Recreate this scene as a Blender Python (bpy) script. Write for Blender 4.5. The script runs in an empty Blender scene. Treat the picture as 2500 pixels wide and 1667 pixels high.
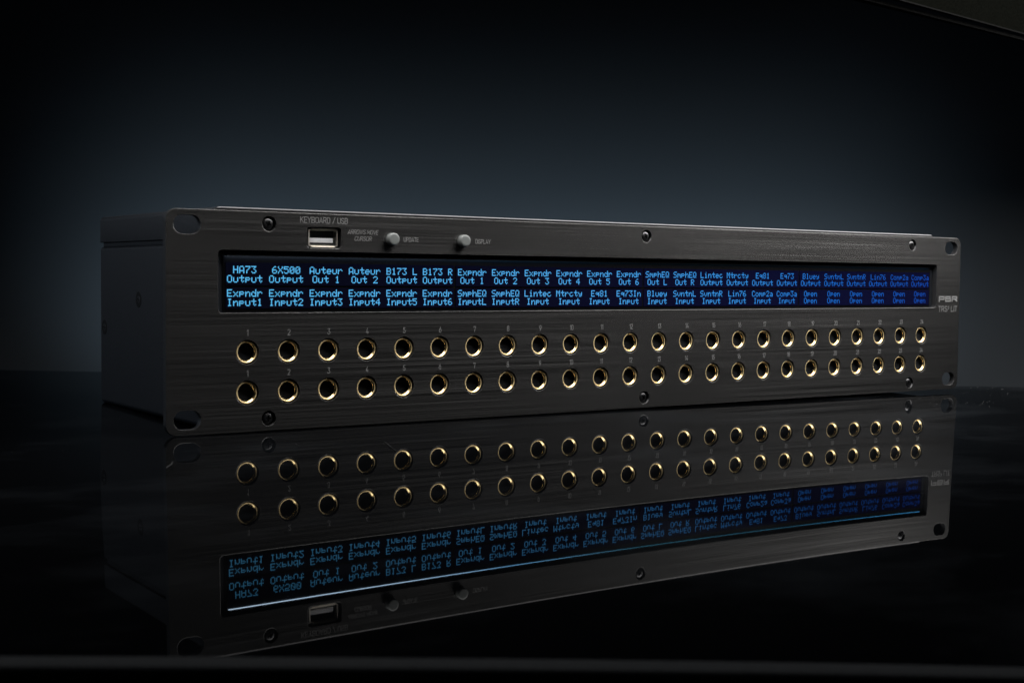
import bpy, bmesh, math, random
from mathutils import Matrix, Vector

SC = bpy.context.scene
COL = SC.collection
MM = 0.001
RNG = random.Random(7)

# ------------------------------------------------------------------ camera
CAM = Vector((-429.47, -502.20, 66.256)) * MM
CR = Matrix(((0.8206280778, 0.0156571734, -0.5712481167),
             (-0.5712090504, 0.0522510269, -0.8191398238),
             (0.0170228865, 0.9985112333, 0.0518221789)))
cam_d = bpy.data.cameras.new('camera')
cam_d.sensor_fit = 'HORIZONTAL'
cam_d.sensor_width = 36.0
cam_d.lens = 47.568
cam_d.clip_start = 0.02
cam_d.clip_end = 50.0
cam_d.dof.use_dof = True
cam_d.dof.focus_distance = 0.66
cam_d.dof.aperture_fstop = 30.0
cam = bpy.data.objects.new('camera', cam_d)
COL.objects.link(cam)
cam.matrix_world = Matrix.Translation(CAM) @ CR.to_4x4()
SC.camera = cam

# table frame: s runs away from the camera, t to its right
FW = Vector((0.5712, 0.8208, 0.0))
RT = Vector((0.8208, -0.5712, 0.0))
def W(s, t, z):
    """millimetres in the table frame -> world metres"""
    return Vector((CAM.x, CAM.y, 0.0)) + (FW * s + RT * t + Vector((0, 0, z))) * MM

# ------------------------------------------------------------------ world
wd = bpy.data.worlds.new('World')
SC.world = wd
wd.use_nodes = True
wd.node_tree.nodes['Background'].inputs[0].default_value = (0.55, 0.70, 1.0, 1)
wd.node_tree.nodes['Background'].inputs[1].default_value = 0.004

# ------------------------------------------------------------------ lamps
def area(name, loc, target, sx, sy, power, color=(1, 1, 1), spread=180.0, up=None):
    d = bpy.data.lights.new(name, 'AREA')
    d.shape = 'RECTANGLE'
    d.size, d.size_y = sx, sy
    d.energy = power
    d.color = color
    d.spread = math.radians(spread)
    o = bpy.data.objects.new(name, d)
    COL.objects.link(o)
    z = (loc - target).normalized()
    u = (up or Vector((0, 0, 1)))
    x = u.cross(z).normalized()
    y = z.cross(x)
    m = Matrix((x, y, z)).transposed().to_4x4()
    m.translation = loc
    o.matrix_world = m
    return o
# outline of the softbox close above the front of the unit, seen from above (millimetres);
# its glowing cloth and fabric housing are built further down
SB_POLY = [(-350, -95), (140, -205), (620, -350), (760, 134), (457, 93), (215, 60), (-350, 0)]
SB_Z = 240.0
SB_GLOW = 9.5
# strip lamp below and behind the table that washes the paper backdrop
area('backdrop_strip', W(1550, -10, -160), W(1900, -10, 45), 1.08, 0.08, 0.35, (0.68, 0.86, 1.0), 61.0)
# weak cool fill added out of frame at far left to lift the case side
area('left_fill', W(650, -1250, 420), W(700, -60, 40), 0.8, 0.8, 0.40, (0.72, 0.84, 1.0), 60.0)

SC.view_settings.view_transform = 'Standard'
SC.view_settings.look = 'None'
SC.view_settings.exposure = 0.0
SC.view_settings.gamma = 1.0
SC.view_settings.use_curve_mapping = False
SC.cycles.max_bounces = 10
SC.cycles.use_denoising = True
SC.cycles.sample_clamp_indirect = 4.0

# ------------------------------------------------------------------ materials
def new_mat(name):
    m = bpy.data.materials.new(name)
    m.use_nodes = True
    return m, m.node_tree, m.node_tree.nodes['Principled BSDF']
def N(nt, kind, **kw):
    n = nt.nodes.new(kind)
    for k, v in kw.items():
        setattr(n, k, v)
    return n
def plain(name, col, rough=0.5, metal=0.0, spec=0.5, var=0.12, scale=400.0, bump=0.0, ior=1.5):
    """base colour and roughness broken up by fine noise"""
    m, nt, p = new_mat(name)
    tc = N(nt, 'ShaderNodeTexCoord')
    no = N(nt, 'ShaderNodeTexNoise')
    no.inputs['Scale'].default_value = scale
    no.inputs['Detail'].default_value = 4
    nt.links.new(tc.outputs['Object'], no.inputs['Vector'])
    mx = N(nt, 'ShaderNodeMix', data_type='RGBA')
    mx.inputs['A'].default_value = (*[c * (1 - var) for c in col], 1)
    mx.inputs['B'].default_value = (*[c * (1 + var) for c in col], 1)
    nt.links.new(no.outputs['Fac'], mx.inputs['Factor'])
    nt.links.new(mx.outputs['Result'], p.inputs['Base Color'])
    mr = N(nt, 'ShaderNodeMapRange')
    mr.inputs['To Min'].default_value = max(0.0, rough * 0.85)
    mr.inputs['To Max'].default_value = min(1.0, rough * 1.15)
    nt.links.new(no.outputs['Fac'], mr.inputs['Value'])
    nt.links.new(mr.outputs['Result'], p.inputs['Roughness'])
    p.inputs['Metallic'].default_value = metal
    p.inputs['Specular IOR Level'].default_value = spec
    p.inputs['IOR'].default_value = ior
    if bump:
        b = N(nt, 'ShaderNodeBump')
        b.inputs['Strength'].default_value = bump
        b.inputs['Distance'].default_value = 0.0003
        nt.links.new(no.outputs['Fac'], b.inputs['Height'])
        nt.links.new(b.outputs['Normal'], p.inputs['Normal'])
    return m

def brushed_metal():
    m, nt, p = new_mat('brushed_black_aluminium')
    L = nt.links.new
    tc = N(nt, 'ShaderNodeTexCoord')
    def streak(sx, sz, det, rough):
        mp = N(nt, 'ShaderNodeMapping')
        mp.inputs['Scale'].default_value = (sx, 3.0, sz)
        L(tc.outputs['Object'], mp.inputs['Vector'])
        n = N(nt, 'ShaderNodeTexNoise')
        n.inputs['Scale'].default_value = 1.0
        n.inputs['Detail'].default_value = det
        n.inputs['Roughness'].default_value = rough
        L(mp.outputs['Vector'], n.inputs['Vector'])
        return n.outputs['Fac']
    a = streak(4.0, 2900.0, 2.0, 0.55)      # fine hairlines
    b = streak(1.5, 1200.0, 2.0, 0.5)       # broader bands
    c = streak(12.0, 4400.0, 2.0, 0.5)     # very fine short grain
    m1 = N(nt, 'ShaderNodeMath', operation='MULTIPLY_ADD')
    L(a, m1.inputs[0]); m1.inputs[1].default_value = 0.55
    m2 = N(nt, 'ShaderNodeMath', operation='MULTIPLY_ADD')
    L(b, m2.inputs[0]); m2.inputs[1].default_value = 0.08; m2.inputs[2].default_value = 0.0
    L(m2.outputs[0], m1.inputs[2])
    m3 = N(nt, 'ShaderNodeMath', operation='MULTIPLY_ADD')
    L(c, m3.inputs[0]); m3.inputs[1].default_value = 0.37; L(m1.outputs[0], m3.inputs[2])
    fac = m3.outputs[0]
    rc = N(nt, 'ShaderNodeMapRange')
    rc.inputs['From Min'].default_value = 0.38; rc.inputs['From Max'].default_value = 0.64
    L(fac, rc.inputs['Value'])
    mx = N(nt, 'ShaderNodeMix', data_type='RGBA')
    mx.inputs['A'].default_value = (0.085, 0.084, 0.083, 1)
    mx.inputs['B'].default_value = (0.275, 0.2725, 0.2695, 1)
    L(rc.outputs['Result'], mx.inputs['Factor'])
    L(mx.outputs['Result'], p.inputs['Base Color'])
    p.inputs['Metallic'].default_value = 1.0
    rr = N(nt, 'ShaderNodeMapRange')
    rr.inputs['To Min'].default_value = 0.225; rr.inputs['To Max'].default_value = 0.27
    L(rc.outputs['Result'], rr.inputs['Value'])
    L(rr.outputs['Result'], p.inputs['Roughness'])
    p.inputs['Anisotropic'].default_value = 0.8
    p.inputs['Anisotropic Rotation'].default_value = 0.25
    tg = N(nt, 'ShaderNodeTangent', direction_type='UV_MAP')
    tg.uv_map = 'UVMap'
    L(tg.outputs['Tangent'], p.inputs['Tangent'])
    return m

def emitter(name, col, strength):
    m, nt, p = new_mat(name)
    p.inputs['Base Color'].default_value = (0.004, 0.004, 0.006, 1)
    p.inputs['Specular IOR Level'].default_value = 0.1
    p.inputs['Emission Color'].default_value = (*col, 1)
    p.inputs['Emission Strength'].default_value = strength
    return m

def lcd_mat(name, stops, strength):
    """backlit liquid crystal: emission colour ramped along x across the modules"""
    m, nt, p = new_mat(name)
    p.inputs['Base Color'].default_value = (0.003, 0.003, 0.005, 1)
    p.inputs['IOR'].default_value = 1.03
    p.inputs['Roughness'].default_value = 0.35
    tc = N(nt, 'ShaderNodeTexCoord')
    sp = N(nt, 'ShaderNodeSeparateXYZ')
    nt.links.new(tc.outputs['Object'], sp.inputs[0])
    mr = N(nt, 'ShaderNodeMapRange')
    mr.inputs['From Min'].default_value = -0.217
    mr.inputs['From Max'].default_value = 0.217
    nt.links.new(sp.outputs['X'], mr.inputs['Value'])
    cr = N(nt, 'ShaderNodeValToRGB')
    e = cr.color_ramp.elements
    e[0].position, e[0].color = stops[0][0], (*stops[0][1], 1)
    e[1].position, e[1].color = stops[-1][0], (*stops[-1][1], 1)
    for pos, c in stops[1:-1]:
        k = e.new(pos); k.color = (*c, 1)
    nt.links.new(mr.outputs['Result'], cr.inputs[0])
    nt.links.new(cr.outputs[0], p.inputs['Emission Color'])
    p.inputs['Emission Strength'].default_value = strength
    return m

def glossy_table():
    m, nt, p = new_mat('black_acrylic')
    L = nt.links.new
    tc = N(nt, 'ShaderNodeTexCoord')
    n = N(nt, 'ShaderNodeTexNoise')
    n.inputs['Scale'].default_value = 9.0; n.inputs['Detail'].default_value = 6.0; n.inputs['Roughness'].default_value = 0.62
    mp = N(nt, 'ShaderNodeMapping')
    mp.inputs['Rotation'].default_value = (0, 0, math.radians(35))
    mp.inputs['Scale'].default_value = (1.0, 1.5, 1.0)
    L(tc.outputs['Object'], mp.inputs['Vector']); L(mp.outputs['Vector'], n.inputs['Vector'])
    r = N(nt, 'ShaderNodeMapRange')
    r.inputs['From Min'].default_value = 0.45; r.inputs['From Max'].default_value = 0.75
    r.inputs['To Min'].default_value = 0.012; r.inputs['To Max'].default_value = 0.018
    L(n.outputs['Fac'], r.inputs['Value'])
    L(r.outputs['Result'], p.inputs['Roughness'])
    # faint wiped-on film
    mx = N(nt, 'ShaderNodeMix', data_type='RGBA')
    mx.inputs['A'].default_value = (0.0010, 0.0011, 0.0013, 1)
    mx.inputs['B'].default_value = (0.0050, 0.0056, 0.0064, 1)
    r2 = N(nt, 'ShaderNodeMapRange')
    r2.inputs['From Min'].default_value = 0.5; r2.inputs['From Max'].default_value = 0.72
    L(n.outputs['Fac'], r2.inputs['Value']); L(r2.outputs['Result'], mx.inputs['Factor'])
    L(mx.outputs['Result'], p.inputs['Base Color'])
    p.inputs['Specular IOR Level'].default_value = 0.5
    p.inputs['IOR'].default_value = 1.08
    return m

M_PLATE = brushed_metal()
M_PLATE_EDGE = plain('black_anodised_edge', (0.020, 0.020, 0.021), 0.4, 0.0, 0.5, 0.2, 700.0)
M_BODY = plain('satin_black_powder_coat', (0.016, 0.018, 0.022), 0.45, 0.0, 0.3, 0.15, 900.0, 0.25)
M_LID = plain('lid_black_powder_coat', (0.022, 0.024, 0.028), 0.38, 0.0, 0.5, 0.15, 900.0, 0.25)
M_RIM = plain('satin_gold_rim', (1.0, 0.80, 0.46), 0.62, 1.0, 0.5, 0.04, 900.0)
M_BARE = plain('bare_aluminium_edge', (0.09, 0.09, 0.094), 0.45, 1.0, 0.5, 0.06, 600.0)
M_GOLD = plain('gold_plated_brass', (0.92, 0.70, 0.34), 0.21, 1.0, 0.5, 0.04, 900.0)
M_SOCKET = plain('black_socket_plastic', (0.006, 0.006, 0.007), 0.35, 0.0, 0.3)
M_SCREW = plain('black_oxide_steel', (0.16, 0.16, 0.165), 0.30, 1.0)
M_SEAT = plain('blackened_countersink', (0.035, 0.035, 0.036), 0.3, 1.0)
M_RECESS = plain('dark_recess', (0.003, 0.003, 0.003), 0.7, 0.0, 0.2)
M_INK = plain('grey_screen_ink', (0.18, 0.18, 0.18), 0.6, 0.0, 0.3, 0.08, 1500.0)
M_BUTTON = plain('grey_button_plastic', (0.145, 0.155, 0.152), 0.38, 0.0, 0.5, 0.06, 700.0)
M_STEEL = plain('plated_steel', (0.90, 0.85, 0.76), 0.40, 1.0, 0.5, 0.05)
M_TONGUE = plain('white_connector_plastic', (0.62, 0.63, 0.66), 0.45, 0.0)
M_BEZEL = plain('black_display_bezel', (0.0040, 0.0038, 0.0043), 0.45, 0.0, 0.5, ior=1.12)
M_TABLE = glossy_table()
M_EDGE = plain('acrylic_cut_edge', (0.020, 0.0212, 0.0225), 0.8, 0.0, 0.5, ior=1.002)
M_PAPER = plain('grey_backdrop_paper', (0.16, 0.18, 0.20), 0.9, 0.0, 0.1, 0.05, 6.0)
M_FLOOR = plain('dark_floor', (0.02, 0.02, 0.022), 0.8, 0.0, 0.2, 0.2, 5.0)
M_FABRIC = plain('black_nylon_fabric', (0.0015, 0.0016, 0.0013), 1.0, 0.0, 0.0, 0.7, 700.0, 0.6, 1.01)
M_PIPING = plain('black_piping', (0.0045, 0.0045, 0.0045), 0.8, 0.0, 0.05, ior=1.05)
M_WHITE = plain('white_diffuser_cloth', (0.80, 0.80, 0.76), 0.9, 0.0, 0.2, 0.03)
M_GLOW = emitter('lit_diffuser_cloth', (1.0, 0.98, 0.96), SB_GLOW)
M_RUBBER = plain('black_rubber', (0.01, 0.01, 0.01), 0.8, 0.0, 0.2)
M_LINT = plain('pale_lint', (0.026, 0.027, 0.028), 0.9, 0.0, 0.2)
M_TEXT = lcd_mat('lcd_characters', [(0.0, (0.12, 0.56, 1.0)), (0.35, (0.10, 0.48, 1.0)), (0.62, (0.045, 0.34, 0.92)), (0.80, (0.009, 0.15, 0.64)), (1.0, (0.004, 0.065, 0.44))], 1.1)  # dimmer, deeper blue to the right: viewing-angle fade painted into the emission
M_SCREEN = lcd_mat('lcd_background', [(0.0, (0.0001, 0.0004, 0.0030)), (0.35, (0.0002, 0.0006, 0.008)), (0.65, (0.0002, 0.0008, 0.017)), (1.0, (0.0002, 0.0009, 0.020))], 1.0)  # bluer to the right: oblique-view colour shift painted into the emission
M_LEAK = lcd_mat('lcd_backlight_edge', [(0.0, (0.62, 0.80, 1.0)), (0.2, (0.50, 0.74, 1.0)), (0.32, (0.16, 0.42, 0.72)), (0.5, (0.03, 0.16, 0.24)), (0.75, (0.02, 0.12, 0.20)), (1.0, (0.05, 0.28, 0.55))], 9.0)

# ------------------------------------------------------------------ mesh helpers
def link(name, me, mat, parent=None):
    o = bpy.data.objects.new(name, me)
    COL.objects.link(o)
    if mat is not None:
        me.materials.append(mat)
    if parent is not None:
        o.parent = parent
    return o
def mesh_of(bm, name, smooth=False, angle=None):
    me = bpy.data.meshes.new(name)
    bmesh.ops.recalc_face_normals(bm, faces=bm.faces[:])
    bm.to_mesh(me)
    bm.free()
    if smooth:
        for f in me.polygons:
            f.use_smooth = True
        if angle:
            me.set_sharp_from_angle(angle=math.radians(angle))
    return me
def P(x, y, h):
    return Vector((x * MM, y * MM, h * MM))
def box_bm(bm, x0, x1, y0, y1, h0, h1):
    vs = [bm.verts.new(P(x, y, h)) for x in (x0, x1) for y in (y0, y1) for h in (h0, h1)]
    for q in ((0, 1, 3, 2), (4, 6, 7, 5), (0, 4, 5, 1), (2, 3, 7, 6), (0, 2, 6, 4), (1, 5, 7, 3)):
        bm.faces.new([vs[i] for i in q])
def boxes(*bs):
    bm = bmesh.new()
    for b in bs:
        box_bm(bm, *b)
    return bm
def bevel_all(bm, w, seg=2):
    bmesh.ops.remove_doubles(bm, verts=bm.verts[:], dist=1e-7)
    bmesh.ops.bevel(bm, geom=bm.edges[:], offset=w * MM, segments=seg, profile=0.5, affect='EDGES')
def lathe(bm, prof, cx, ch, seg=40, close_last=False):
    """profile of (radius, y) spun about the y axis through (cx, ch)"""
    rings = []
    for r, y in prof:
        if r < 1e-6:
            rings.append([bm.verts.new(P(cx, y, ch))])
        else:
            rings.append([bm.verts.new(P(cx + r * math.cos(2 * math.pi * k / seg), y, ch + r * math.sin(2 * math.pi * k / seg))) for k in range(seg)])
    for A, B in zip(rings, rings[1:]):
        for k in range(seg):
            k2 = (k + 1) % seg
            if len(A) == 1 and len(B) > 1:
                bm.faces.new((A[0], B[k2], B[k]))
            elif len(B) == 1 and len(A) > 1:
                bm.faces.new((A[k], A[k2], B[0]))
            elif len(A) > 1:
                bm.faces.new((A[k], A[k2], B[k2], B[k]))
def rrect(cx, cz, w, h, r, n=8):
    pts = []
    for sx, sz, a0 in ((1, 1, 0), (-1, 1, 90), (-1, -1, 180), (1, -1, 270)):
        for k in range(n + 1):
            a = math.radians(a0 + 90.0 * k / n)
            pts.append((cx + sx * (w / 2 - r) + r * math.cos(a), cz + sz * (h / 2 - r) + r * math.sin(a)))
    return pts
def circ(cx, cz, r, n=48):
    return [(cx + r * math.cos(2 * math.pi * k / n), cz + r * math.sin(2 * math.pi * k / n)) for k in range(n)]
def sheet_with_holes(name, outline, holes, y0, y1, bev=0.0):
    """flat sheet standing in the x-h plane between depths y0 and y1"""
    cu = bpy.data.curves.new(name, 'CURVE')
    cu.dimensions = '2D'
    cu.fill_mode = 'BOTH'
    for pts in [outline] + holes:
        sp = cu.splines.new('POLY')
        sp.points.add(len(pts) - 1)
        for q, (x, z) in zip(sp.points, pts):
            q.co = (x * MM, z * MM, 0, 1)
        sp.use_cyclic_u = True
    cu.extrude = (y1 - y0) / 2 * MM - bev * MM
    cu.bevel_depth = bev * MM
    cu.bevel_resolution = 1
    cu.offset = -bev * MM
    o = bpy.data.objects.new('tmp', cu)
    COL.objects.link(o)
    dg = bpy.context.evaluated_depsgraph_get()
    me = bpy.data.meshes.new_from_object(o.evaluated_get(dg))
    bpy.data.objects.remove(o)
    bpy.data.curves.remove(cu)
    me.name = name
    # stand it up: curve (x, y, z) -> (x, depth, h)
    ym = (y0 + y1) / 2 * MM
    for v in me.vertices:
        x, z, d = v.co
        v.co = (x, ym - d, z)
    me.materials.clear()
    uv = me.uv_layers[0] if me.uv_layers else me.uv_layers.new(name='UVMap')
    uv.name = 'UVMap'
    for lp in me.loops:
        c = me.vertices[lp.vertex_index].co
        uv.data[lp.index].uv = (c.x, c.z + c.y)
    for f in me.polygons:
        f.use_smooth = False
    me.validate()
    return me

# ------------------------------------------------------------------ setting: backdrop, floor, tabletop
def quad(name, pts, mat):
    me = bpy.data.meshes.new(name)
    me.from_pydata([tuple(p) for p in pts], [], [(0, 1, 2, 3)])
    return link(name, me, mat)
bd = quad('backdrop', [W(1900, -2600, -760), W(1900, 2600, -760), W(1900, 2600, 2400), W(1900, -2600, 2400)], M_PAPER)
bd['kind'] = 'structure'
fl = quad('floor', [W(-900, -2600, -760), W(-900, 2600, -760), W(1900, 2600, -760), W(1900, -2600, -760)], M_FLOOR)
fl['kind'] = 'structure'

# the acrylic sheet is not perfectly flat: gentle waves under a millimetre high
CO = [0.5457, 2.0008, -1.8431, -2.4961, 0.0964, -0.3754, 2.7288, -0.6185, -0.8156, -0.1951]
def sm(x):
    x = min(1.0, max(0.0, x))
    return x * x * (3 - 2 * x)
def wave(s, t):
    w = sm((760 - s) / 160) * sm((t + 190) / 100) * sm((290 - t) / 95)
    if w == 0:
        return 0.0
    S, T = (s - 420) / 250, t / 250
    z = 0.0; n = 0
    for i in range(4):
        for j in range(4 - i):
            z += CO[n] * S ** i * T ** j; n += 1
    return z * w
def make_table():
    s0, s1, t0, t1 = 223.0, 836.0, -720.0, 720.0
    ss = [s0 + (s1 - s0) * i / 122 for i in range(123)]
    ts = [t0, -600, -450, -320, -250] + [-240 + 5 * i for i in range(115)] + [345, 420, 520, 620, t1]
    rows = []
    r = 1.6
    # rounded front edge and front face
    prof = [(s0 - r, -12.0), (s0 - r, -r)] + [(s0 - r * math.cos(math.radians(a)), -r + r * math.sin(math.radians(a))) for a in (22, 45, 68)]
    back = [(s1 + 0.8, -0.25), (s1 + 1.0, -1.0), (s1 + 1.0, -12.0)]
    vs, fs = [], []
    allr = [('e', a) for a in prof] + [('g', s) for s in ss] + [('e', a) for a in back]
    for kind, a in allr:
        for t in ts:
            if kind == 'g':
                vs.append(tuple(W(a, t, wave(a, t))))
            else:
                sref = s0 if a[0] < 400 else s1
                vs.append(tuple(W(a[0], t, a[1] + wave(sref, t))))
    n = len(ts)
    for i in range(len(allr) - 1):
        for j in range(n - 1):
            fs.append((i * n + j, i * n + j + 1, (i + 1) * n + j + 1, (i + 1) * n + j))
    me = bpy.data.meshes.new('tabletop')
    me.from_pydata(vs, [], fs)
    for f in me.polygons:
        f.use_smooth = True
    o = link('tabletop', me, M_TABLE)
    me.materials.append(M_EDGE)
    for f in me.polygons[:6 * (n - 1)]:
        f.material_index = 1
    o['kind'] = 'structure'
make_table()

# ------------------------------------------------------------------ the rack unit
D = Matrix(((0.9999938750, 2.49245e-05, -0.0034999041),
            (0.0, 0.9999746432, 0.0071213069),
            (0.0034999929, -0.0071212633, 0.9999685183)))
root = bpy.data.objects.new('rack_patchbay', None)
COL.objects.link(root)
root.empty_display_size = 0.05
root.matrix_world = Matrix.Translation((0, 0, 0.9655 * MM)) @ D.to_4x4()
root['label'] = 'black brushed metal rack patchbay with gold jack sockets and blue lit display on glossy table'
root['category'] = 'patchbay'

def jx(k):
    return -207.6 + 18.052 * (k - 1)
ROW = (31.95, 15.70)
SLOTS = [(sx * 232.65, z) for sx in (-1, 1) for z in (82.1, 6.0)]
SCREWS = [(x, z) for z in (83.3, 5.0) for x in (-198.3, 0.0, 198.0)]
USB = (-173.6, 78.3)
BTN = [(-141.9, 78.45), (-105.9, 78.6)]

outline = rrect(0, 44.05, 482.6, 88.1, 4.6, 10)
holes = [circ(jx(k), z, 4.95) for z in ROW for k in range(1, 25)]
holes += [rrect(x, z, 11.1, 7.5, 3.74, 12) for x, z in SLOTS]
holes += [circ(x, z, 3.1, 40) for x, z in SCREWS]
holes += [rrect(USB[0], USB[1], 15.7, 8.7, 1.5, 6)]
holes += [circ(x, z, 2.85, 40) for x, z in BTN]
holes += [rrect(0, 60.1, 440.0, 24.9, 1.8, 8)]
panel = link('front_panel', sheet_with_holes('front_panel', outline, holes, 0.0, 3.0, 0.09), M_PLATE, root)
panel.data.materials.append(M_PLATE_EDGE)
for f in panel.data.polygons:
    if abs(f.normal.y) < 0.9:
        f.material_index = 1

# ---- chassis: folded lid over a tray
def extrude_section(bm, pts, y0, y1):
    A = [bm.verts.new(P(x, y0, h)) for x, h in pts]
    B = [bm.verts.new(P(x, y1, h)) for x, h in pts]
    n = len(pts)
    for i in range(n):
        j = (i + 1) % n
        bm.faces.new((A[i], A[j], B[j], B[i]))
    bm.faces.new(A)
    bm.faces.new(list(reversed(B)))
def section(hw, h0, h1, r_top, r_bot, n=6):
    pts = []
    for sx, hz, sg, r, a0 in ((1, h1, -1, r_top, 0), (-1, h1, -1, r_top, 90), (-1, h0, 1, r_bot, 180), (1, h0, 1, r_bot, 270)):
        for k in range(n + 1):
            a = math.radians(a0 + 90.0 * k / n)
            pts.append((sx * (hw - r) + r * math.cos(a), hz + sg * r + r * math.sin(a)))
    return pts
bm = bmesh.new()
extrude_section(bm, section(220.6, 77.3, 89.45, 2.0, 0.25), 3.75, 141.5)
lid = link('lid', mesh_of(bm, 'lid', True, 40), M_LID, root)
# bare rolled edge of the lid standing just proud of the front panel
bm = bmesh.new()
ringv = []
for x in (-219.4, -218.9, -218.2, 218.2, 218.9, 219.4):
    k = 1.0 if abs(x) < 218.5 else 0.75 if abs(x) < 219 else 0.25
    ringv.append([bm.verts.new(P(x, 3.75 + 0.72 * k * math.cos(q), 89.05 + 0.62 * k * math.sin(q) - (1 - k) * 0.5)) for q in [2 * math.pi * i / 14 for i in range(14)]])
for q0, q1 in zip(ringv, ringv[1:]):
    for i in range(14):
        j = (i + 1) % 14
        bm.faces.new((q0[i], q0[j], q1[j], q1[i]))
bm.faces.new(ringv[0]); bm.faces.new(list(reversed(ringv[-1])))
link('rolled_edge', mesh_of(bm, 'rolled_edge', True, 60), M_BARE, lid)
bm = bmesh.new()
extrude_section(bm, section(219.3, 75.1, 77.4, 0.3, 0.3), 3.05, 140.8)
link('seam_strip', mesh_of(bm, 'seam_strip', True, 40), M_BODY, root)
bm = bmesh.new()
extrude_section(bm, section(220.5, 0.75, 75.15, 1.5, 2.2), 3.05, 141.2)
tray = link('tray', mesh_of(bm, 'tray', True, 40), M_BODY, root)
for sx in (-1, 1):
    for y in (22, 122):
        bm = bmesh.new()
        v = bmesh.ops.create_cone(bm, cap_ends=True, segments=32, radius1=6 * MM, radius2=6 * MM, depth=1.3 * MM)
        bmesh.ops.translate(bm, verts=bm.verts[:], vec=P(sx * 190, y, 0.35 - 0.2 + (0.6 if sx < 0 else -0.6)))
        link('rubber_foot', mesh_of(bm, 'rubber_foot', True, 40), M_RUBBER, root)

# ---- screws with a cross recess cut into the head
def screw_mesh():
    bm = bmesh.new()
    lathe(bm, [(0, 0.42), (0.6, 0.43), (1.2, 0.48), (1.7, 0.58), (2.0, 0.72), (2.2, 0.95), (2.28, 1.3), (2.28, 2.6), (0, 2.6)], 0, 0, 36)
    head = bpy.data.objects.new('tmp_head', mesh_of(bm, 'tmp_head'))
    COL.objects.link(head)
    bm = bmesh.new()
    # tapered cross-shaped cutter
    def bar(lx, lz, d0, d1, tp):
        A = [bm.verts.new(P(x, d0, z)) for x, z in ((-lx, -lz), (lx, -lz), (lx, lz), (-lx, lz))]
        B = [bm.verts.new(P(x * tp, d1, z * tp)) for x, z in ((-lx, -lz), (lx, -lz), (lx, lz), (-lx, lz))]
        for i in range(4):
            j = (i + 1) % 4
            bm.faces.new((A[i], A[j], B[j], B[i]))
        bm.faces.new(A); bm.faces.new(list(reversed(B)))
    bar(1.45, 0.40, -0.2, 1.7, 0.62)
    cut1 = bpy.data.objects.new('tmp_cut', mesh_of(bm, 'tmp_cut'))
    bm = bmesh.new()
    bar(0.40, 1.45, -0.21, 1.72, 0.62)
    cut2 = bpy.data.objects.new('tmp_cut', mesh_of(bm, 'tmp_cut'))
    for c in (cut1, cut2):
        COL.objects.link(c)
        md = head.modifiers.new('cut', 'BOOLEAN')
        md.operation = 'DIFFERENCE'
        md.object = c
        md.solver = 'EXACT'
    dg = bpy.context.evaluated_depsgraph_get()
    me = bpy.data.meshes.new_from_object(head.evaluated_get(dg))
    for o in (head, cut1, cut2):
        bpy.data.objects.remove(o)
    for f in me.polygons:
        f.use_smooth = True
    me.set_sharp_from_angle(angle=math.radians(28))
    me.name = 'screw'
    me.materials.clear()
    return me
sm_me = screw_mesh()
sm_me.materials.append(M_SCREW)
bm = bmesh.new()
lathe(bm, [(3.09, 0.10), (2.62, 0.80), (2.58, 2.9), (0, 2.9)], 0, 0, 36)
seat_me = mesh_of(bm, 'screw_seat', True, 40)
seat_me.materials.append(M_SEAT)
for i, (x, z) in enumerate(SCREWS):
    o = link('screw', sm_me, None, root)
    o.matrix_local = Matrix.Translation(P(x, 0, z)) @ Matrix.Rotation(math.radians((20, 63, 12, 5, 38, 71)[i]), 4, 'Y')
    s = link('screw_seat', seat_me, None, o)
# countersunk screws in the left side of the tray
for y, h in ((89.1, 51.2), (136.0, 37.2)):
    o = link('side_screw', sm_me, None, root)
    o.matrix_local = Matrix.Translation(P(-221.15, y, h)) @ Matrix.Rotation(math.radians(-90), 4, 'Z') @ Matrix.Rotation(math.radians(8), 4, 'Y') @ Matrix.Diagonal((1.35, 1.0, 1.35, 1.0))
    bm = bmesh.new()
    lathe(bm, [(0, 0.50), (2.55, 0.50), (2.62, 0.60)], 0, 0, 36)
    link('screw_seat', mesh_of(bm, 'screw_seat', True, 40), M_RECESS, o)

# ---- jacks
bm = bmesh.new()
lathe(bm, [(4.50, 3.0), (4.52, 0.98), (4.50, 0.80), (4.42, 0.67), (4.28, 0.61), (4.12, 0.61), (3.99, 0.67), (3.93, 0.73), (3.72, 0.95), (3.48, 1.21), (3.41, 1.30), (3.36, 1.50), (3.34, 1.62)], 0, 0, 56)
ring_me = mesh_of(bm, 'jack', True, 50)
ring_me.materials.append(M_GOLD)
ring_me.materials.append(M_RIM)
for f in ring_me.polygons:
    if f.center.y < 0.80 * MM and math.hypot(f.center.x, f.center.z) > 3.94 * MM:
        f.material_index = 1
bm = bmesh.new()
lathe(bm, [(4.93, 3.0), (4.45, 2.9), (3.36, 1.65), (3.2, 2.2), (3.2, 4.0), (3.0, 4.1), (3.0, 6.0), (3.15, 6.1), (3.15, 8.0), (2.9, 8.1), (2.9, 14.0), (0, 14.0)], 0, 0, 40)
sock_me = mesh_of(bm, 'socket', True, 30)
sock_me.materials.append(M_SOCKET)
for z in ROW:
    for k in range(1, 25):
        o = link('jack', ring_me, None, root)
        o.location = P(jx(k), 0, z)
        link('socket', sock_me, None, o)

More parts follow.
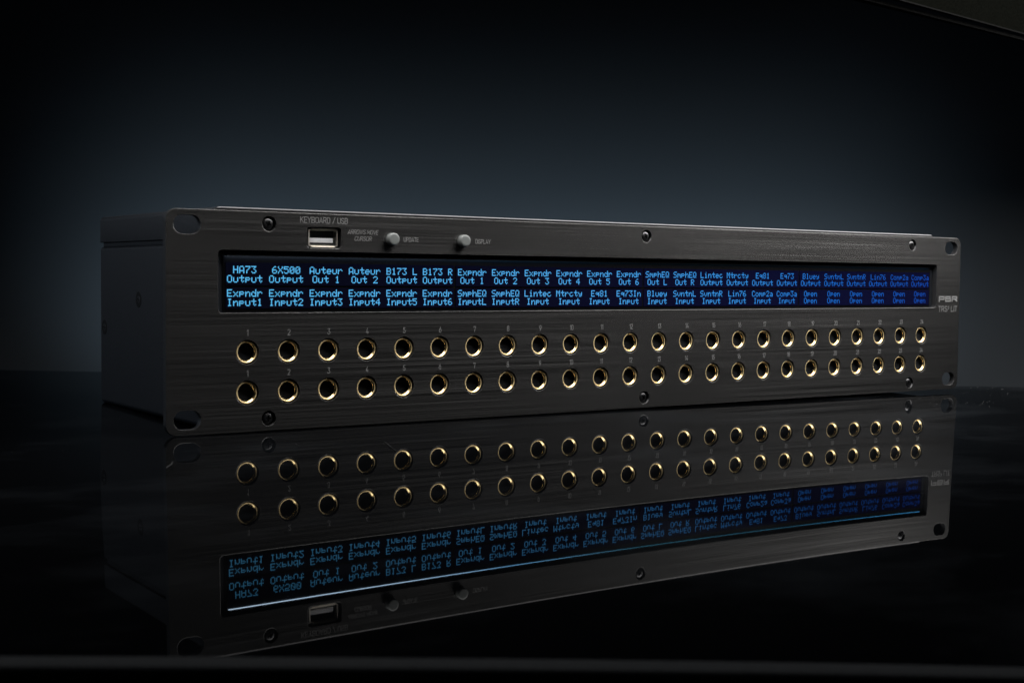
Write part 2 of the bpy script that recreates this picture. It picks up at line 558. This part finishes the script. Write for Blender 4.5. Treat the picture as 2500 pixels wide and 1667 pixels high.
# ---- usb port
ux, uz = USB
bm = bmesh.new()
def tube_rect(bm, w, h, w2, h2, r, y0, y1):
    A = rrect(0, 0, w, h, r, 5); B = rrect(0, 0, w2, h2, max(0.2, r - (w - w2) / 2), 5)
    R = [[bm.verts.new(P(x, y, z)) for x, z in pts] for pts, y in ((A, y1), (A, y0), (B, y0), (B, y1))]
    n = len(A)
    for q0, q1 in zip(R, R[1:]):
        for i in range(n):
            j = (i + 1) % n
            bm.faces.new((q0[i], q0[j], q1[j], q1[i]))
tube_rect(bm, 13.5, 7.1, 12.4, 5.9, 0.8, 1.2, 13.0)
def lip(bm, x0, x1, za, ya, zb, yb, th=0.25):
    A = [bm.verts.new(P(x, y, z)) for x, y, z in ((x0, ya, za), (x1, ya, za), (x1 - 0.5, yb, zb), (x0 + 0.5, yb, zb))]
    s = 1 if za > 0 else -1
    B = [bm.verts.new(P(x, y + th, z + s * th * 0.6)) for x, y, z in ((x0, ya, za), (x1, ya, za), (x1 - 0.5, yb, zb), (x0 + 0.5, yb, zb))]
    bm.faces.new(A); bm.faces.new(list(reversed(B)))
    for i in range(4):
        j = (i + 1) % 4
        bm.faces.new((A[i], B[i], B[j], A[j]))
lip(bm, -5.6, 5.4, -3.75, 0.75, -2.95, 2.1)
lip(bm, -5.6, 5.4, 3.70, 0.75, 2.95, 1.15)
port = link('usb_port', mesh_of(bm, 'usb_port', True, 35), M_STEEL, root)
port.location = P(ux, 0, uz)
bm = boxes((-5.9, 5.0, 2.2, 12.5, -1.95, -0.10))
bevel_all(bm, 0.15)
link('contact_tongue', mesh_of(bm, 'contact_tongue', True, 35), M_TONGUE, port)
bm = bmesh.new()
box_bm(bm, -9.5, 9.5, 13.05, 13.6, -5.5, 5.5)
box_bm(bm, -9.5, -7.95, 3.05, 13.05, -5.5, 5.5); box_bm(bm, 7.95, 9.5, 3.05, 13.05, -5.5, 5.5)
box_bm(bm, -7.9, 7.9, 3.05, 13.0, 4.45, 5.5); box_bm(bm, -7.9, 7.9, 3.05, 13.0, -5.5, -4.45)
link('port_housing', mesh_of(bm, 'port_housing'), M_RECESS, port)

# ---- push buttons
bm = bmesh.new()
lathe(bm, [(0, -2.62), (1.6, -2.62), (2.2, -2.60), (2.42, -2.50), (2.56, -2.30), (2.60, -2.05), (2.62, 5.0), (0, 5.0)], 0, 0, 48)
btn_me = mesh_of(bm, 'push_button', True, 40)
btn_me.materials.append(M_BUTTON)
for x, z in BTN:
    o = link('push_button', btn_me, None, root)
    o.location = P(x, 0, z)

# ---- display
disp = link('display', mesh_of(boxes((-222.5, 222.5, 3.3, 9.0, 46.0, 74.2)), 'display'), M_BEZEL, root)
bm = bmesh.new()
for a in (box_bm,):
    a(bm, -216.9, 216.9, 2.35, 3.29, 48.3, 70.2)
link('display_frame', mesh_of(bm, 'display_frame'), M_BEZEL, disp)
# backlight escaping along the upper edge of the glass (faces down)
bm = bmesh.new()
n = 40
top = []
for i in range(n + 1):
    x = -216.0 + 432.0 * i / n
    d = 1.5 - 0.9 * min(1.0, i / (n * 0.45))
    top.append((x, d))
a1 = [bm.verts.new(P(x, 2.30, 70.25 + 0.05 * d)) for x, d in top]
a0 = [bm.verts.new(P(x, 2.30 - d, 70.25)) for x, d in top]
b1 = [bm.verts.new(P(x, 2.30, 70.75)) for x, d in top]
b0 = [bm.verts.new(P(x, 2.30 - d, 70.75)) for x, d in top]
dn, ot = [], []
for i in range(n):
    dn.append(bm.faces.new((a0[i], a0[i + 1], a1[i + 1], a1[i])))
    bm.faces.new((b0[i], b1[i], b1[i + 1], b0[i + 1]))
    bm.faces.new((a0[i], b0[i], b0[i + 1], a0[i + 1]))
    bm.faces.new((a1[i], a1[i + 1], b1[i + 1], b1[i]))
bm.faces.new((a0[0], a1[0], b1[0], b0[0])); bm.faces.new((a0[n], b0[n], b1[n], a1[n]))
bm.normal_update()
me = mesh_of(bm, 'backlight_edge')
me.materials.append(M_BEZEL); me.materials.append(M_LEAK)
for f in me.polygons:
    if f.normal.z < -0.9:
        f.material_index = 1
link('backlight_edge', me, None, disp)

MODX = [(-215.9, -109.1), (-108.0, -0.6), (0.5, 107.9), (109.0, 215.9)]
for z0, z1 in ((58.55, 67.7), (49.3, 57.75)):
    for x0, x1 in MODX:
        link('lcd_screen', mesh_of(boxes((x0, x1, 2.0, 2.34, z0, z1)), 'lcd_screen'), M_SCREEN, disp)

FONT = {
 'H': '11 11 11 1F 11 11 11', 'A': '0E 11 11 11 1F 11 11', '7': '1F 01 02 04 08 08 08', '3': '1F 02 04 02 01 11 0E',
 '6': '06 08 10 1E 11 11 0E', 'X': '11 11 0A 04 0A 11 11', '5': '1F 10 1E 01 01 11 0E', '0': '0E 11 13 15 19 11 0E',
 'B': '1E 11 11 1E 11 11 1E', '1': '04 0C 04 04 04 04 0E', 'L': '10 10 10 10 10 10 1F', 'R': '1E 11 11 1E 14 12 11',
 'E': '1F 10 10 1E 10 10 1F', 'O': '0E 11 11 11 11 11 0E', '2': '0E 11 01 02 04 08 1F', '4': '02 06 0A 12 1F 02 02',
 'S': '0F 10 10 0E 01 01 1E', 'Q': '0E 11 11 11 15 12 0D', 'M': '11 1B 15 15 11 11 11', 'I': '0E 04 04 04 04 04 0E',
 'C': '0E 11 10 10 10 11 0E', '8': '0E 11 11 0E 11 11 0E', 'u': '00 00 11 11 11 11 0E', 't': '04 04 1F 04 04 05 02',
 'e': '00 00 0E 11 1F 10 0E', 'r': '00 00 16 19 10 10 10', 'x': '00 00 11 0A 04 0A 11', 'p': '00 00 1E 11 1E 10 10',
 'n': '00 00 16 19 11 11 11', 'd': '01 01 0D 13 11 11 0F', 'm': '00 00 1A 15 15 11 11', 'h': '10 10 16 19 11 11 11',
 'i': '04 00 0C 04 04 04 0E', 'c': '00 00 0E 10 10 11 0E', 'y': '00 00 11 11 0F 01 0E', 'q': '00 00 0D 13 0F 01 01',
 'o': '00 00 0E 11 11 11 0E', 'a': '00 00 0E 01 0F 11 0F', 'v': '00 00 11 11 11 0A 04', 'l': '0C 04 04 04 04 04 0E', ' ': '00 00 00 00 00 00 00'}
TOP1 = ['HA73', '6X500', 'Auteur', 'Auteur', 'B173 L', 'B173 R'] + ['Expndr'] * 6 + ['SmphEQ', 'SmphEQ', 'Lintec', 'Mtrcty', 'Eq81', 'Eq73', 'Bluey', 'SvntnL', 'SvntnR', 'Lin76', 'Comp2a', 'Comp3a']
TOP2 = ['Output', 'Output', 'Out 1', 'Out 2', 'Output', 'Output', 'Out 1', 'Out 2', 'Out 3', 'Out 4', 'Out 5', 'Out 6', 'Out L', 'Out R'] + ['Output'] * 10
BOT1 = ['Expndr'] * 6 + ['SmphEQ', 'SmphEQ', 'Lintec', 'Mtrcty', 'Eq81', 'Eq73In', 'Bluey', 'SvntnL', 'SvntnR', 'Lin76', 'Comp2a', 'Comp3a'] + ['Open'] * 6
BOT2 = ['Input1', 'Input2', 'Input3', 'Input4', 'Input5', 'Input6', 'InputL', 'InputR'] + ['Input'] * 10 + ['Open'] * 6
DX, DZ = 0.431, 0.4214
def dot_text(bm, text, x, ztop):
    x += (6 - len(text)) * 3 * DX
    for ch in text:
        for r, hx in enumerate(FONT[ch].split()):
            v = int(hx, 16)
            for c in range(5):
                if v >> (4 - c) & 1:
                    px, pz = x + c * DX, ztop - r * DZ
                    q = [bm.verts.new(P(a, 1.985, b)) for a, b in ((px, pz - DZ * .88), (px + DX * .88, pz - DZ * .88), (px + DX * .88, pz), (px, pz))]
                    bm.faces.new(q)
        x += 6 * DX
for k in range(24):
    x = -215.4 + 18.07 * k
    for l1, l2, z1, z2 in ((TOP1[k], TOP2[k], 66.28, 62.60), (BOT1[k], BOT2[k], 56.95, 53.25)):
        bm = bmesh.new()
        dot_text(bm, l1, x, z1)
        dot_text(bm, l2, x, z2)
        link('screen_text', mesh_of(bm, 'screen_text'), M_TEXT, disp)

# ---- screen printed legends, drawn as strokes (unit height 1, width per glyph)
def arc(cx, cy, rx, ry, a0, a1, n=10):
    return [(cx + rx * math.cos(math.radians(a0 + (a1 - a0) * k / n)), cy + ry * math.sin(math.radians(a0 + (a1 - a0) * k / n))) for k in range(n + 1)]
def stadium(w, h0, h1, r):
    return arc(w - r, h1 - r, r, r, 0, 90) + arc(r, h1 - r, r, r, 90, 180) + arc(r, h0 + r, r, r, 180, 270) + arc(w - r, h0 + r, r, r, 270, 360) + [(w, h1 - r)]
G = {}
w = 0.46
G['0'] = (w, [stadium(w, 0, 1, .23)]); G['O'] = (.52, [stadium(.52, 0, 1, .24)])
G['1'] = (.24, [[(0, .78), (.2, 1), (.2, 0)]])
G['2'] = (w, [arc(.23, .77, .23, .23, 170, -25) + [(0, 0), (.46, 0)]])
G['3'] = (w, [[(.02, 1), (.44, 1), (.2, .60)] + arc(.2, .30, .26, .30, 80, -170)])
G['4'] = (.50, [[(.30, 1), (0, .24), (.5, .24)], [(.36, .46), (.36, 0)]])
G['5'] = (w, [[(.42, 1), (.06, 1), (.03, .55)] + arc(.21, .32, .25, .30, 110, -165)])
G['6'] = (w, [[(.32, 1), (.05, .47)], stadium(w, 0, .62, .23)])
G['7'] = (w, [[(0, .84), (0, 1), (.46, 1), (.16, 0)]])
G['8'] = (w, [stadium(w, 0, .54, .23), [(a + .02, b) for a, b in stadium(.42, .54, 1, .2)]])
G['9'] = (w, [[(.14, 0), (.41, .53)], stadium(w, .38, 1, .23)])
G['K'] = (.52, [[(0, 0), (0, 1)], [(.48, 1), (0, .40)], [(.17, .60), (.52, 0)]])
G['E'] = (.44, [[(.44, 0), (0, 0), (0, 1), (.44, 1)], [(0, .52), (.38, .52)]])
G['Y'] = (.54, [[(0, 1), (.27, .45), (.54, 1)], [(.27, .45), (.27, 0)]])
G['B'] = (.50, [[(0, .52), (.26, .52)] + arc(.26, .26, .24, .26, 90, -90) + [(0, 0), (0, 1), (.25, 1)] + arc(.25, .76, .22, .24, 90, -90)])
G['A'] = (.56, [[(0, 0), (.28, 1), (.56, 0)], [(.09, .29), (.47, .29)]])
G['R'] = (.50, [[(0, 0), (0, 1), (.25, 1)] + arc(.25, .74, .24, .26, 90, -90) + [(0, .48)], [(.24, .48), (.50, 0)]])
G['D'] = (.50, [[(0, 0), (0, 1), (.24, 1)] + arc(.24, .74, .26, .26, 90, 0) + arc(.24, .26, .26, .26, 0, -90) + [(0, 0)]])
G['/'] = (.40, [[(0, -.04), (.40, 1.04)]])
G['U'] = (.50, [[(0, 1)] + arc(.25, .25, .25, .25, 180, 360) + [(.5, 1)]])
G['S'] = (.48, [arc(.24, .76, .23, .24, 20, 180) + arc(.24, .76, .23, .24, 180, 250)[1:] + arc(.24, .24, .24, .26, 70, 0)[0:] + arc(.24, .24, .24, .24, 0, -160)[1:]])
G['W'] = (.74, [[(0, 1), (.18, 0), (.37, .92), (.56, 0), (.74, 1)]])
G['M'] = (.62, [[(0, 0), (0, 1), (.31, .32), (.62, 1), (.62, 0)]])
G['V'] = (.54, [[(0, 1), (.27, 0), (.54, 1)]])
G['C'] = (.50, [arc(.25, .75, .25, .25, 10, 180) + arc(.25, .25, .25, .25, 180, 350)])
G['P'] = (.50, [[(0, 0), (0, 1), (.25, 1)] + arc(.25, .73, .24, .27, 90, -90) + [(0, .46)]])
G['T'] = (.48, [[(0, 1), (.48, 1)], [(.24, 1), (.24, 0)]])
G['I'] = (.0, [[(0, 0), (0, 1)]])
G['L'] = (.42, [[(0, 1), (0, 0), (.42, 0)]])
G[' '] = (.16, [])
def stroke(bm, pts, wd, y):
    """ribbon of constant width along a polyline, mitred"""
    n = len(pts)
    Lp, Rp = [], []
    for i in range(n):
        a = Vector(pts[max(0, i - 1)]); b = Vector(pts[i]); c = Vector(pts[min(n - 1, i + 1)])
        d1 = (b - a).normalized() if i > 0 else (c - b).normalized()
        d2 = (c - b).normalized() if i < n - 1 else d1
        t = (d1 + d2)
        t = t.normalized() if t.length > 1e-6 else d1
        nrm = Vector((-t.y, t.x))
        k = wd / 2 / max(0.45, abs(nrm.dot(Vector((-d1.y, d1.x)))))
        ext = t * (wd / 2) * (-1 if i == 0 else 1 if i == n - 1 else 0)
        Lp.append(b + nrm * k + ext); Rp.append(b - nrm * k + ext)
    A = [bm.verts.new(P(q.x, y, q.y)) for q in Lp]
    B = [bm.verts.new(P(q.x, y, q.y)) for q in Rp]
    for i in range(n - 1):
        bm.faces.new((A[i], A[i + 1], B[i + 1], B[i]))
def legend(name, text, cx, base, cap, wd, squeeze=1.0, gap=0.17, slant=0.0, sup=(), x0=None, width=None):
    gl, x = [], 0.0
    for i, ch in enumerate(text):
        sc = 0.5 if i in sup else 1.0
        gw, st = G[ch]
        gl.append((x, sc, st))
        x += gw * sc + gap * (0.8 if i in sup else 1.0)
    tot = x - gap
    kx = (width / (tot * cap)) if width else squeeze
    start = (x0 if x0 is not None else cx - tot * cap * kx / 2)
    bm = bmesh.new()
    lay = 0
    for gx, sc, st in gl:
        zb = base + (cap * 0.5 if sc < 1 else 0)
        for pts in st:
            pp = []
            for a, b in pts:
                q = (start + (gx + a * sc) * cap * kx + slant * (b * sc - 0.5) * cap, zb + b * sc * cap)
                if not pp or (Vector(q) - Vector(pp[-1])).length > 1e-3:
                    pp.append(q)
            stroke(bm, pp, wd * (0.75 if sc < 1 else 1), -0.004 - 0.0012 * (lay % 4))
            lay += 1
    me = mesh_of(bm, name)
    return link(name, me, M_INK, panel)
legend('legend', 'KEYBOARD / USB', -173.7, 84.30, 2.25, 0.23, width=21.6)
legend('legend', 'ARROWS MOVE', -155.5, 80.22, 1.72, 0.19, width=14.2, slant=0.22)
legend('legend', 'CURSOR', -155.5, 77.48, 1.72, 0.19, width=7.9, slant=0.22)
legend('legend', 'UPDATE', -132.2, 77.62, 1.75, 0.2, width=7.2)
legend('legend', 'DISPLAY', -95.2, 77.62, 1.75, 0.2, width=7.9)
legend('legend', 'TRS3 LIT', 230.8, 45.40, 2.95, 0.34, sup=(3,), width=16.8)
for zb in (38.55, 22.35):
    for k in range(1, 25):
        legend('numeral', str(k), jx(k) + 0.1, zb, 2.25, 0.24, squeeze=0.92, gap=0.17)
# block logo of three heavy square letters
def logo():
    bm = bmesh.new()
    H, Wd, T = 3.3, 5.1, 0.80
    def put(x0, polys):
        for k, pts in enumerate(polys):
            stroke(bm, [(x0 + a, 51.0 + b) for a, b in pts], T, -0.004 - 0.0012 * k)
    t = T / 2
    put(222.4, [[(t, t), (t, H - t), (Wd - t, H - t), (Wd - t, 1.5), (1.6, 1.5)]])
    put(228.2, [[(t, H - t), (Wd - .7, H - t), (Wd - .7, 1.75), (t, 1.75), (t, t), (Wd - t, t), (Wd - t, 1.5)], [(t, H - t), (t, 1.75)]])
    put(234.1, [[(t, t), (t, H - t), (Wd - t, H - t), (Wd - t, 1.65), (1.6, 1.65)], [(3.1, 1.4), (Wd - t + .1, t)]])
    return link('logo', mesh_of(bm, 'logo'), M_INK, panel)
logo()

# ------------------------------------------------------------------ softbox corner, upper right
def softbox():
    e = bpy.data.objects.new('studio_softbox', None)
    COL.objects.link(e)
    e['label'] = 'black fabric softbox hanging at the upper right over the unit'
    e['category'] = 'softbox'
    c0 = Vector((215 * MM, 60 * MM, SB_Z * MM))
    e.location = c0
    n = len(SB_POLY)
    cx = sum(p[0] for p in SB_POLY) / n; cy = sum(p[1] for p in SB_POLY) / n
    def ring(off, z):
        out = []
        for x, y in SB_POLY:
            d = Vector((x - cx, y - cy)); d.normalize()
            out.append(P(x + d.x * off, y + d.y * off, SB_Z + z) - c0)
        return out
    def band(bm, levels):
        """closed band through rings given as (offset outwards, height)"""
        R = [[bm.verts.new(v) for v in ring(*l)] for l in levels]
        for q0, q1 in zip(R, R[1:] + R[:1]):
            for i in range(n):
                j = (i + 1) % n
                bm.faces.new((q0[i], q0[j], q1[j], q1[i]))
    bm = bmesh.new(); band(bm, [(0, 0.9), (0, 26), (3, 26), (3, 0.9)])
    link('fabric_skirt', mesh_of(bm, 'fabric_skirt'), M_FABRIC, e)
    bm = bmesh.new(); band(bm, [(-0.6, 0), (-0.6, 0.85), (3.6, 0.85), (3.6, 0)])
    link('piping', mesh_of(bm, 'piping'), M_PIPING, e)
    bm = bmesh.new(); band(bm, [(8, -2.8), (8, -0.7), (14, -0.7), (14, -2.8)])
    link('lower_lip', mesh_of(bm, 'lower_lip'), M_PIPING, e)
    bm = bmesh.new()
    A = [bm.verts.new(v) for v in ring(3, 26.5)]; B = [bm.verts.new(v) for v in ring(-10, 90)]
    for i in range(n):
        j = (i + 1) % n
        bm.faces.new((A[i], A[j], B[j], B[i]))
    bm.faces.new(A); bm.faces.new(B)
    link('shell', mesh_of(bm, 'shell'), M_FABRIC, e)
    bm = bmesh.new()
    A = [bm.verts.new(v) for v in ring(-1, 25.0)]; B = [bm.verts.new(v) for v in ring(-1, 25.8)]
    for i in range(n):
        j = (i + 1) % n
        bm.faces.new((A[i], A[j], B[j], B[i]))
    bm.faces.new(A); bm.faces.new(list(reversed(B)))
    link('diffuser_cloth', mesh_of(bm, 'diffuser_cloth'), M_GLOW, e)
softbox()

# ------------------------------------------------------------------ dust and lint on the acrylic
def dust():
    bm = bmesh.new()
    def fleck(s, t, r):
        c = W(s, t, wave(s, t))
        a = RNG.random() * 6.28
        n = 5
        base = []
        for k in range(n):
            rr = r * (0.6 + 0.6 * RNG.random())
            base.append(bm.verts.new(c + Vector((rr * math.cos(a + k * 1.257), rr * math.sin(a + k * 1.257), 0.00002))))
        tip = bm.verts.new(c + Vector((0, 0, r * 0.7)))
        for k in range(n):
            bm.faces.new((base[k], base[(k + 1) % n], tip))
    for _ in range(150):
        fleck(RNG.uniform(700, 832), 200 + 90 * RNG.random() + 40 * RNG.gauss(0, 1), RNG.uniform(0.00010, 0.00032))
    for _ in range(160):
        fleck(RNG.uniform(260, 820), RNG.uniform(-260, 330), RNG.uniform(0.00005, 0.00020))
    def fibre(pts, r):
        prev = None
        for x, y, z in pts:
            ring = [bm.verts.new(Vector((x, y, z)) + Vector((r * math.cos(q), 0, r * math.sin(q)))) for q in (0, 2.1, 4.2)]
            if prev:
                for i in range(3):
                    bm.faces.new((prev[i], prev[(i + 1) % 3], ring[(i + 1) % 3], ring[i]))
            prev = ring
    def on_table(u, v):
        dl = Vector(((u - 1250) / 3303.36, -(v - 833.5) / 3303.36, -1.0))
        dw = CR @ dl
        k = -CAM.z / dw.z
        return CAM + dw * k
    for px in ([(406, 1146), (413, 1141), (419, 1137), (421, 1131)], [(938, 1080), (952, 1092), (966, 1104)], [(722, 1086), (726, 1089), (731, 1089)]):
        pts = []
        for u, v in px:
            q = on_table(u, v)
            pts.append((q.x, q.y, 0.0006))
        fibre(pts, 0.00010)
    me = mesh_of(bm, 'dust')
    o = link('dust', me, M_LINT)
    o['kind'] = 'stuff'
    o['label'] = 'pale dust flecks and lint on the black acrylic'
    o['category'] = 'dust'
dust()
